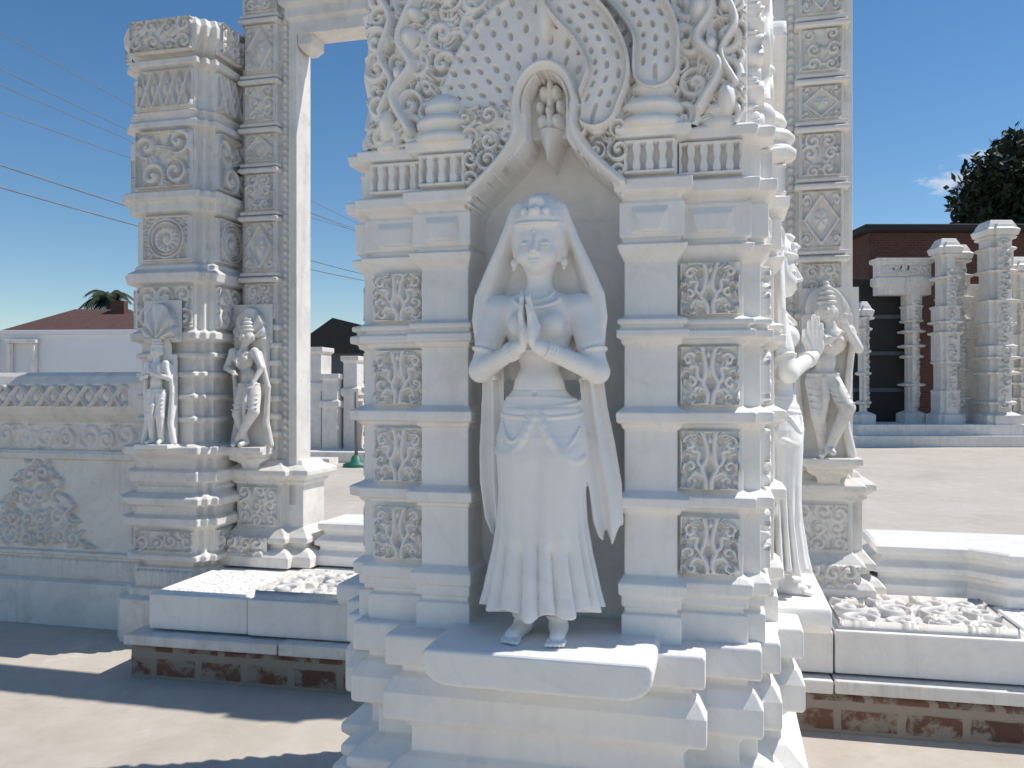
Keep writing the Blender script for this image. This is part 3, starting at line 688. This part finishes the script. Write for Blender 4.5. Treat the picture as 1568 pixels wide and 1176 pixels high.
P1=emp('carved_marble_pillar',(-2.07,5.12,0),-AZ); P1.scale=(1,1,.965)
tower_parts(P1,M_MARB2)
o=obj('attendant_statue',ME_A,None,loc=(-2.10,5.02,1.184),rz=math.radians(-AZ),scale=.60)
def palm(xs,zs):
    U,Z=np.meshgrid(xs-xs.mean(),(zs-zs[0]),indexing='ij'); Hh=zs[-1]-zs[0]
    r=np.hypot(U/.11,(Z-.03)/(Hh-.05)); th=np.arctan2(U,Z-.01)
    return np.where((r<1)&(Z>.02),.05*(.35+.65*np.abs(np.cos(th*6)))*(1.05-.5*r**3),-.02)
obj('flame_crest',relief_mesh('flame_crest',-.13,.13,1.86,2.12,.005,palm,M_MARB2,y0=-.075),P1)
# ------------------------------------------------------------ gateway
GZ=14.6
gate=emp('marble_gateway',(-1.5,5.25,0),-GZ)
def jamb(ox,mir,H):
    e=emp('jamb',(ox,0,0),0,gate)
    s=-1 if mir else 1
    def X(a,b): return tuple(sorted((s*a,s*b)))
    def P(pts): 
        q=[(s*x,y) for x,y in pts]; return q[::-1] if mir else q
    pl=P([(-.22,.05),(-.17,.05),(-.17,0),(.05,0),(.05,.04),(.12,.04),(.12,.02),(.175,.02),(.175,.20),(-.22,.20)])
    stack('jamb_shaft',pl,[(0,.80),(0,H)],M_MARB2,e,bw=.004)
    z=1.95;i=0; hs=[.22,.30,.22,.17]; cache={}
    while z<H-.25:
        h=hs[i%4]; x0,x1=X(-.16,.04)
        if i%6 not in cache: cache[i%6]=relief_mesh('jamb_block_relief',x0,x1,0,h,.005,f_diam(.024) if i%2 else f_busy(.028,.08,70+i),M_MARB2,y0=-.001)
        me=cache[i%6]
        if abs(me.vertices[-1].co.z-h)>.01: me=relief_mesh('jamb_block_relief',x0,x1,0,h,.005,f_busy(.028,.09,90+i),M_MARB2,y0=-.001)
        obj('jamb_block_relief',me,e,loc=(0,0,z))
        xx=X(-.185,.062)
        stack('jamb_band',rect(xx[0],xx[1],-.03,.15),[(0,z+h+.006),(.012,z+h+.014),(.012,z+h+.03),(0,z+h+.038)],M_MARB2,e,bw=.003)
        stack('jamb_band_lower',rect(xx[0],xx[1],-.02,.15),[(0,z+h+.046),(.006,z+h+.050),(.006,z+h+.064),(0,z+h+.068)],M_MARB2,e,bw=.003)
        z+=h+.078;i+=1
    x0,x1=X(.065,.112)
    obj('bead_strip',relief_mesh('bead_strip',x0,x1,1.1,H-.1,.006,f_beads(.016,.045),M_MARB2,y0=.039),e)
    pl=P([(-.27,.06),(-.21,.06),(-.21,-.03),(.10,-.03),(.10,.02),(.22,.02),(.22,.3),(-.27,.3)])
    low=[(.10,.44),(.10,.50),(.07,.53),(.03,.55),(.03,.57),(.06,.58),(.06,.61),(.02,.65),(.0,.67),(.0,.93),(.02,.94),(.02,.96),(.06,.99),(.06,1.02),(.0,1.05),(-.02,1.08)]
    stack('jamb_base',pl,low,M_MARB2,e,bw=.005)
    x0,x1=X(-.19,.08); obj('base_relief',relief_mesh('base_relief',x0,x1,.68,.92,.005,f_busy(.02,.09,8),M_MARB2,y0=-.029),e)
    x0,x1=X(-.20,.02); stack('statue_bracket',rect(x0,x1,-.13,.1),[(-.06,1.02),(-.05,1.06),(0,1.09),(.0,1.11),(.02,1.12),(.02,1.145),(0,1.15)],M_MARB2,e,bw=.004)
    x0,x1=X(-.18,.06)
    for z in np.arange(1.22,1.9,.11): stack('jamb_ring',rect(x0,x1,-.012,.15),[(0,z),(.012,z+.01),(.012,z+.03),(0,z+.04)],M_MARB2,e,bw=.003)
    xm=-.10*s
    obj('halo_relief',relief_mesh('halo_relief',-.14,.14,1.80,2.04,.005,palm,M_MARB2,y0=-.02),e,loc=(xm,-.03,0))
    obj('foot_relief',relief_mesh('foot_relief',-.14,.14,.45,.62,.005,f_busy(.03,.09,19,b=.0),M_MARB2,y0=-.10),e,loc=(xm,.0,0))
    return e
jl=jamb(0,False,4.3); jr=jamb(3.16,True,4.3)
stack('lintel',rect(.12,3.04,.021,.20),[(0,3.70),(0,3.78),(.02,3.80),(.02,3.86),(.05,3.88),(.05,3.96),(0,3.99),(0,4.28)],M_MARB2,gate,bw=.005)
obj('lintel_relief',relief_mesh('lintel_relief',.25,2.9,4.0,4.26,.008,f_busy(.02,.13,31),M_MARB2,y0=.02),gate)
for x,s in ((.175,1),(2.985,-1)):
    stack('lintel_corbel',rect(*sorted((x,x+s*.10)),.03,.19),[(-.03,3.60),(0,3.64),(0,3.702)],M_MARB2,gate,bw=.004)
Mg=Matrix.Translation((-1.5,5.25,0))@Matrix.Rotation(math.radians(-GZ),4,'Z')
o=obj('dancer_statue',ME_B,None); o.matrix_world=Mg@Matrix.Translation((-.10,-.10,1.158))@Matrix.Scale(.74,4)
o=obj('musician_statue',ME_C,None); o.matrix_world=Mg@Matrix.Translation((3.24,-.14,1.158))@Matrix.Scale(.82,4)
sp=[(.06,.44),(.06,.50),(.02,.53),(.02,.55),(.045,.56),(.045,.59),(.0,.62),(.0,.64),(.03,.655),(.03,.69),(.01,.70)]
stack('threshold_moulding',rect(.33,2.83,.08,.40),sp,M_MARB,gate,bw=.005)
pl=[(3.53,.12),(3.95,.12),(4.10,-.02),(4.9,-.02),(5.05,.12),(7.2,.12),(7.2,.6),(3.53,.6)]
stack('side_moulding',pl,sp,M_MARB,gate,bw=.005)
# ------------------------------------------------------------ platform
plat=emp('marble_platform',(-2.01,4.48,0),-12.2)
def jit(a): return random.uniform(-a,a)
def rough_wall(xs,zs):
    g=np.random.default_rng(4); n=(len(xs)//4+2,len(zs)//4+2); A=g.uniform(0,.012,n); A=np.kron(A,np.ones((4,4)))[:len(xs),:len(zs)]
    for _ in range(3): A=(A+np.roll(A,1,0)+np.roll(A,-1,0)+np.roll(A,1,1)+np.roll(A,-1,1))/5
    return A+.004
box('brick_plinth',0,7.2,.0,1.75,-.02,.172,M_BRICK,plat,.006)
obj('brick_face',relief_mesh('brick_face',.0,7.15,-.02,.173,.012,rough_wall,M_BRICK,y0=-.001),plat)
x=-.02
while x<7.1:
    L=random.uniform(.75,1.15)
    box('bedding_slab',x,x+L-.006,-.03+jit(.012),1.5,.175+jit(.003),.235+jit(.006),M_MARB2,plat,.008); x+=L
x=.07
Ls=[.58,.62,.7,.8,.75,.8,.62,.78,.8,.9,.9]
for i,L in enumerate(Ls):
    if x+L>7.3: break
    y0=.05+jit(.012); z1=.432+jit(.006)
    box('platform_slab',x,x+L-.008,y0,1.62,.243,z1,M_MARB,plat,.008)
    f=f_busy(.045,.17,40+i,b=.012) if i%2 else f_busy(.012,.07,80+i,b=.02)
    me=relief_mesh('slab_carving',x+.02,x+L-.03,0,.56,.006,f,M_MARB2 if i%2 else M_MARB,y0=0)
    o=obj('slab_carving',me,plat,loc=(0,y0+.03,z1+.001)); o.rotation_euler=(-math.pi/2,0,0)
    x+=L
# ------------------------------------------------------------ carved wall left
wall=emp('carved_marble_wall',(-2.33,5.35,0),-AZ)
stack('wall_body',rect(-7,0,0,.35),[(.05,0),(.05,.28),(.0,.30),(.0,.44),(.03,.45),(.03,.47),(0,.48),(0,1.06),(.03,1.07),(.03,1.12),(0,1.13),(0,1.30),(.04,1.33),(.07,1.36),(.10,1.40),(.10,1.55),(.07,1.60),(.04,1.625)],M_MARB2,wall,bw=.005)
obj('coping_relief',relief_mesh('coping_relief',-3.2,-.02,1.40,1.55,.008,f_zig(.025,.26),M_MARB2,y0=-.10),wall)
obj('frieze_relief',relief_mesh('frieze_relief',-3.2,-.02,1.135,1.295,.007,f_busy(.022,.15,55),M_MARB2,y0=-.001),wall)
obj('fringe_relief',relief_mesh('fringe_relief',-3.2,-.02,.305,.435,.006,f_lotus(.02,.05),M_MARB2,y0=-.001),wall)
obj('border_relief',relief_mesh('border_relief',-3.2,-.02,1.075,1.115,.006,f_lotus(.010,.035),M_MARB2,y0=-.03),wall)
def bigmot(xs,zs):
    U,Z=np.meshgrid(xs-xs.mean(),zs-zs[0],indexing='ij'); Hh=zs[-1]-zs[0]
    t=Z/Hh; wd=.42*(1-t)**.8*(1+.12*np.cos(t*28)); inside=np.abs(U)<wd
    h=busy(xs,zs,.12,61)*.04
    return np.where(inside,h,-.003)
mm=relief_mesh('lotus_spray_relief',-.46,.46,.49,1.15,.006,bigmot,M_MARB2,y0=-.001)
for x in (-.78,-1.75,-2.7): obj('lotus_spray_relief',mm,wall,loc=(x,0,0))
# ------------------------------------------------------------ ground
obj('ground',pmesh('ground',[(-400,-60,0),(400,-60,0),(400,600,0),(-400,600,0)],[(0,1,2,3)],M_CONC))
# ------------------------------------------------------------ background shrine (right)
bp=emp('marble_shrine',(0,0,0),0)
def simple_tower(parent,x,y,h,w,mat,z0=.55):
    P=rect(x-w,x+w,y-w,y+w); pr=[(.12,z0),(.12,z0+.3),(.02,z0+.36)]; z=z0+.4
    while z<h-.5:
        dz=random.choice((.18,.3,.5,.7)); o=random.choice((-.06,-.03,.02)); c=random.choice((.04,.08,.02))
        pr+=[(o,z),(o,z+dz),(c,z+dz+.03),(c+.02,z+dz+.08),(.0,z+dz+.11)]; z+=dz+.13
    pr+=[(.06,z),(.10,z+.15),(.04,z+.2),(.0,z+.3),(-.06,z+.42)]
    stack('shrine_pillar',P,pr,mat,parent,bw=.012)
    P2=rect(x-w*.55,x+w*.55,y-w-.10,y+w+.10); stack('shrine_pillar_bay',P2,[(o*.9,zz) for o,zz in pr[:-1]],mat,parent,bw=.012)
    obj('shrine_carving',relief_mesh('shrine_carving',x-w*.5,x+w*.5,z0+.5,h-.4,.03,f_busy(.13,w*.8,int(x*10)),mat,y0=y-w-.105),parent)
box('shrine_step',9.2,17,23.0,27,0,.30,M_MARB2,bp); box('shrine_floor',9.5,16.8,23.3,27,.30,.60,M_MARB2,bp)
simple_tower(bp,13.60,23.9,6.15,.36,M_MARB2)
simple_tower(bp,12.40,24.3,5.35,.26,M_MARB2)
simple_tower(bp,12.95,24.9,5.55,.30,M_MARB2)
simple_tower(bp,14.65,24.6,5.0,.34,M_MARB2)
simple_tower(bp,11.85,25.2,4.6,.2,M_MARB2)
simple_tower(bp,10.05,24.3,4.1,.14,M_MARB2)
stack('shrine_wall',rect(13.0,15.4,25.3,25.6),[(0,.6),(0,3.1),(.06,3.15),(.06,3.3),(0,3.35),(0,4.5),(.06,4.55),(.06,4.7)],M_MARB2,bp,bw=.01)
stack('shrine_lintel',rect(10.75,12.3,24.9,25.3),[(0,4.35),(0,4.6),(.06,4.65),(.06,4.85),(0,4.9),(0,5.25),(.08,5.3),(.08,5.42)],M_MARB2,bp,bw=.01)
obj('shrine_lintel_carving',relief_mesh('shrine_lintel_carving',10.8,12.25,4.92,5.23,.02,f_busy(.06,.2,77),M_MARB2,y0=24.9),bp)
box('shrine_interior_shade',10.3,12.2,25.6,25.7,.6,4.9,M_DARK,bp)  # dark panel in place of the shrine's shaded interior, shade put in as colour
for z in (1.5,2.6,3.7): box('interior_rail',10.3,12.2,25.52,25.6,z,z+.12,M_GREYW,bp)
bs=emp('marble_blocks',(-4.1,19,0),-10)
for (x,y,h,w,d) in ((-1.1,0,2.3,.35,.3),(-.4,.2,2.5,.26,.3),(.10,.1,1.9,.18,.3),(.5,.3,2.3,.16,.3),(1.2,.1,1.6,.3,.3),(-1.8,.3,2.2,.4,.4)):
    stack('marble_block',rect(x-w,x+w,y-d,y+d),[(.05,0),(.05,.2),(0,.25),(0,h*.6),(.05,h*.62),(.05,h*.68),(0,h*.7),(0,h-.15),(.05,h-.1),(.05,h)],M_MARB2,bs,bw=.01)
box('marble_slab_pile',-2.2,2.0,-.9,-.4,0,.22,M_MARB2,bs); box('marble_slab_offcut',-.3,.7,-1.7,-1.2,0,.14,M_MARB2,bs)
po=emp('umbrella_stand',(-3.12,17.0,0))
obj('pole',lathe_mesh('pole',[(.035,0),(.035,1.5),(.001,1.5)],M_STEEL,12),po)
obj('green_base',lathe_mesh('green_base',[(.26,0),(.26,.06),(.12,.1),(.08,.22),(.035,.24)],M_GREEN,20),po)
# ------------------------------------------------------------ buildings
bb=emp('brick_building',(12.2,29,0),0)
box('walls',0,24,0,10,0,6.95,M_BRICK2,bb,.02)
stack('roof',rect(-.3,24.3,-.4,10.4),[(0,6.95),(0,7.15),(-.1,7.18),(-1.4,7.4)],M_DARK,bb,bw=.02)
for x in (3.4,9,14):
    box('doorway',x,x+1.9,-.04,.1,0,4.6,M_DARK,bb); box('window_frame',x+3,x+5,-.05,.1,3.6,5.4,M_WHITE,bb); box('window_pane',x+3.1,x+4.9,-.07,.1,3.7,5.3,M_GLASS,bb)
def gable_house(name,loc,rz,w,d,h,rh,wm,rm):
    e=emp(name,loc,rz); box('walls',0,w,0,d,0,h,wm,e,.02)
    o=.5; i=rh*1.2
    V=[(-o,-o,h),(w+o,-o,h),(w+o,d+o,h),(-o,d+o,h),(i,d/2,h+rh),(w-i,d/2,h+rh)]
    obj('roof',pmesh('roof',V,[(0,1,5,4),(1,2,5),(2,3,4,5),(3,0,4),(0,3,2,1)],rm),e)
    box('chimney',w*.6,w*.6+.7,d*.4,d*.4+.6,h+rh*.4,h+rh+.4,wm,e,.01)
    for x in np.arange(1,w-1.5,2.6): box('window_frame',x,x+1.3,-.05,.1,h-1.9,h-.7,M_WHITE,e,.01); box('window_pane',x+.1,x+1.2,-.08,.1,h-1.8,h-.8,M_GLASS,e,.01)
    return e
gable_house('brick_house',(-25.6,42,0),4,7.2,8,4.2,1.8,M_BRICK2,M_TILE)
gable_house('brick_house',(-42,46,0),8,13,9,3.7,1.5,M_WHITE,M_TILE)
e=emp('weatherboard_house',(-11.3,44,0),0)
box('walls',0,9,0,8,0,3.6,M_GREYW,e,.02)
obj('roof',pmesh('roof',[(-.4,-.5,3.5),(2.1,-.5,5.3),(9.4,-.5,3.5),(-.4,8.5,3.5),(2.1,8.5,5.3),(9.4,8.5,3.5)],[(0,3,4,1),(1,4,5,2),(0,1,2),(3,5,4),(0,2,5,3)],M_DARK),e)
for x in (.6,2.6,5): box('window_frame',x,x+1.2,-.06,.1,2.2,3.3,M_WHITE,e,.01); box('window_pane',x+.1,x+1.1,-.09,.1,2.3,3.2,M_GLASS,e,.01)
ww=emp('white_site_wall',(-14.2,14.5,0),-4)
box('wall',0,8.2,0,.3,0,2.45,M_WHITE,ww,.01); box('wall_cap',-.05,8.25,-.05,.35,2.45,2.52,M_WHITE,ww,.01)
for x in (5.2,5.9): 
    for a,b in ((0,.06),(.42,.48)): box('frame_post',x+a,x+b,-.12,-.02,0,2.3,M_MARB2,ww,.01)
    box('frame_head',x-.03,x+.51,-.13,-.02,2.302,2.36,M_MARB2,ww,.01)
fn=emp('boundary_fence',(-60,50,0),0); box('fence_panels',0,140,0,.1,0,1.9,M_GREYW,fn,.01)
# ------------------------------------------------------------ trees
def tree(name,loc,H,R,nclump,seed,leaf=.22,flat=1.):
    g=np.random.default_rng(seed); e=emp(name,loc)
    V=[];F=[]
    def limb(a,b,r1,r2):
        a=Vector(a);b=Vector(b);d=(b-a).normalized();p=d.orthogonal().normalized();q=d.cross(p);n0=len(V)
        for (c,r) in ((a,r1),(b,r2)):
            for i in range(8):
                t=i*math.pi/4; V.append(tuple(c+p*r*math.cos(t)+q*r*math.sin(t)))
        for i in range(8): F.append((n0+i,n0+(i+1)%8,n0+8+(i+1)%8,n0+8+i))
    limb((0,0,0),(0,0,H-R*.8),R*.11,R*.07)
    cl=[]
    for i in range(nclump):
        v=g.normal(size=3); v/=np.linalg.norm(v); rr=R*g.uniform(.3,1)**.6; c=np.array([v[0]*rr,v[1]*rr,H-R*.1+v[2]*rr*.75*flat]); cl.append((c,R*g.uniform(.16,.32)))
        if i%3==0: limb((0,0,H-R*g.uniform(.9,1.2)),tuple(c),R*.035,R*.01)
    obj('trunk',pmesh('trunk',V,F,M_WOOD,True),e)
    LV=[]
    for c,r in cl:
        n=int(160*(r/(R*.25))**2); v=g.normal(size=(n,3)); v/=np.linalg.norm(v,axis=1)[:,None]; p=c+v*(r*g.uniform(.3,1.1,(n,1)))
        a=g.normal(size=(n,3));a/=np.linalg.norm(a,axis=1)[:,None]; b=np.cross(a,g.normal(size=(n,3))); b/=np.linalg.norm(b,axis=1)[:,None]
        s=leaf*g.uniform(.6,1.2,(n,1)); LV.append(np.stack([p-a*s,p+b*s*.45,p+a*s,p-b*s*.45],1))
    LV=np.concatenate(LV).reshape(-1,3)
    obj('foliage',qmesh('foliage',LV,np.arange(len(LV)).reshape(-1,4),M_LEAF,False),e)
tree('broadleaf_tree',(27.2,42,0),11.3,4.4,240,3,.27)
def palmtree(loc,H):
    e=emp('palm_tree',loc); obj('trunk',lathe_mesh('trunk',[(.22,0),(.16,H*.5),(.13,H)],M_WOOD,10),e)
    V=[];F=[]; g=np.random.default_rng(5)
    for i in range(34):
        a=g.uniform(0,6.28); up=g.uniform(-.2,1.0); L=g.uniform(1.2,1.7)
        for s in np.linspace(.1,1,16):
            x=L*s*math.cos(up*.9); z=H+L*(s*math.sin(up)-.75*s*s); c=Vector((x*math.cos(a),x*math.sin(a),z)); t=Vector((-math.sin(a),math.cos(a),0))
            for sd_ in (-1,1):
                n=len(V); l=.5*(1-.5*s); f=Vector((math.cos(a),math.sin(a),-.5))*.12
                V+= [tuple(c),tuple(c+f),tuple(c+t*sd_*l+f*2+Vector((0,0,-.2)))]; F.append((n,n+1,n+2))
    obj('fronds',pmesh('fronds',V,F,M_LEAF),e)
palmtree((-22.8,48,0),6.9)
def mass(name,x0,x1,y,h,seed):
    g=np.random.default_rng(seed); n=9000; X=g.uniform(x0,x1,n); hh=h*(.55+.25*np.sin(X*.35)+.2*np.sin(X*.9+2)); Z=g.uniform(.3,1,n)*hh; Y=y+g.uniform(-1,1,n)
    p=np.stack([X,Y,Z],1); a=g.normal(size=(n,3));a/=np.linalg.norm(a,axis=1)[:,None]; b=np.cross(a,g.normal(size=(n,3)));b/=np.linalg.norm(b,axis=1)[:,None]
    LV=np.stack([p-a*.4,p+b*.25,p+a*.4,p-b*.25],1).reshape(-1,3); obj(name,qmesh(name,LV,np.arange(len(LV)).reshape(-1,4),M_LEAF,False))
mass('distant_hedge',-60,80,56,3.0,9)
# ------------------------------------------------------------ power lines
pl_=emp('utility_pole',(-5.2,46,0)); obj('pole',lathe_mesh('pole',[(.16,0),(.11,9.6),(.001,9.6)],M_WOOD,12),pl_)
box('crossarm',-1.2,1.2,-.06,.06,9.0,9.15,M_WOOD,pl_); box('crossarm_lower',-1,1,-.06,.06,7.1,7.22,M_WOOD,pl_)
def cable(a,b,sag,r=.012):
    cu=bpy.data.curves.new('power_line','CURVE'); cu.dimensions='3D'; cu.bevel_depth=r; s=cu.splines.new('POLY'); s.points.add(24)
    for i in range(25):
        t=i/24; p=Vector(a).lerp(Vector(b),t); p.z-=sag*4*t*(1-t); s.points[i].co=(*p,1)
    cu.materials.append(M_CABLE); SC.collection.objects.link(bpy.data.objects.new('power_line',cu))
for (dx,z0,z1,r) in ((-.9,6.15,7.2,.018),(.0,6.6,7.25,.018),(.9,7.5,9.15,.010),(.3,8.3,9.15,.010),(-.5,8.9,9.15,.010),(-.9,9.9,9.6,.010)):
    cable((-12.5+dx*.3,14,z0),(-5.2+dx,46,z1),.3,r)
# ------------------------------------------------------------ world & sun
elev=math.radians(56); th=math.radians(11)
Sd=Vector((math.cos(th)*math.cos(elev),math.sin(th)*math.cos(elev),math.sin(elev)))
sun=bpy.data.lights.new('sun','SUN'); sun.energy=4.3; sun.angle=math.radians(.5); sun.color=(1,.955,.89)
so=bpy.data.objects.new('sun',sun); SC.collection.objects.link(so); so.rotation_euler=Sd.to_track_quat('Z','Y').to_euler()
W=bpy.data.worlds.new('World'); SC.world=W; W.use_nodes=True; nt=W.node_tree; bg=nt.nodes['Background']
sky=nt.nodes.new('ShaderNodeTexSky'); sky.sky_type='NISHITA'; sky.sun_disc=False; sky.sun_elevation=elev; sky.sun_rotation=math.radians(79)
sky.air_density=1.0; sky.dust_density=.1; sky.ozone_density=2.0
hs=nt.nodes.new('ShaderNodeHueSaturation'); hs.inputs['Saturation'].default_value=1.25; nt.links.new(sky.outputs[0],hs.inputs['Color'])
tc=nt.nodes.new('ShaderNodeTexCoord')
def cloud(dirv,size):
    d=Vector(dirv).normalized()
    vm=N(nt,'ShaderNodeVectorMath',operation='SUBTRACT'); nt.links.new(tc.outputs['Generated'],vm.inputs[0]); vm.inputs[1].default_value=d
    sc=N(nt,'ShaderNodeVectorMath',operation='MULTIPLY'); nt.links.new(vm.outputs[0],sc.inputs[0]); sc.inputs[1].default_value=(1,1,2.6)
    ln=N(nt,'ShaderNodeVectorMath',operation='LENGTH'); nt.links.new(sc.outputs[0],ln.inputs[0])
    mr=N(nt,'ShaderNodeMapRange'); nt.links.new(ln.outputs['Value'],mr.inputs[0]); mr.inputs[1].default_value=0; mr.inputs[2].default_value=size; mr.inputs[3].default_value=.28; mr.inputs[4].default_value=-.5
    nn=noise(nt,55,7,.6,vec=sc.outputs[0])
    ad=N(nt,'ShaderNodeMath',operation='ADD'); nt.links.new(nn,ad.inputs[0]); nt.links.new(mr.outputs[0],ad.inputs[1])
    m2=N(nt,'ShaderNodeMapRange'); nt.links.new(ad.outputs[0],m2.inputs[0]); m2.inputs[1].default_value=.50; m2.inputs[2].default_value=.80; m2.inputs[4].default_value=.65
    return m2.outputs[0]
c=hs.outputs[0]
for dv,s in (((.520,1,.250),.085),((.552,1,.280),.045)):
    c=mixc(nt,cloud(dv,s),c,(7.0,7.2,7.6))
nt.links.new(c,bg.inputs[0]); bg.inputs[1].default_value=.112
SC.view_settings.view_transform='Standard'; SC.view_settings.look='None'; SC.view_settings.exposure=0
cam=bpy.data.cameras.new('camera'); co=bpy.data.objects.new('camera',cam); SC.collection.objects.link(co)
co.location=(0,0,1.5); co.rotation_euler=(math.pi/2,0,0); cam.lens=29.85; cam.sensor_width=36; cam.shift_y=.0077; cam.clip_end=2000; cam.clip_start=.05
SC.camera=co
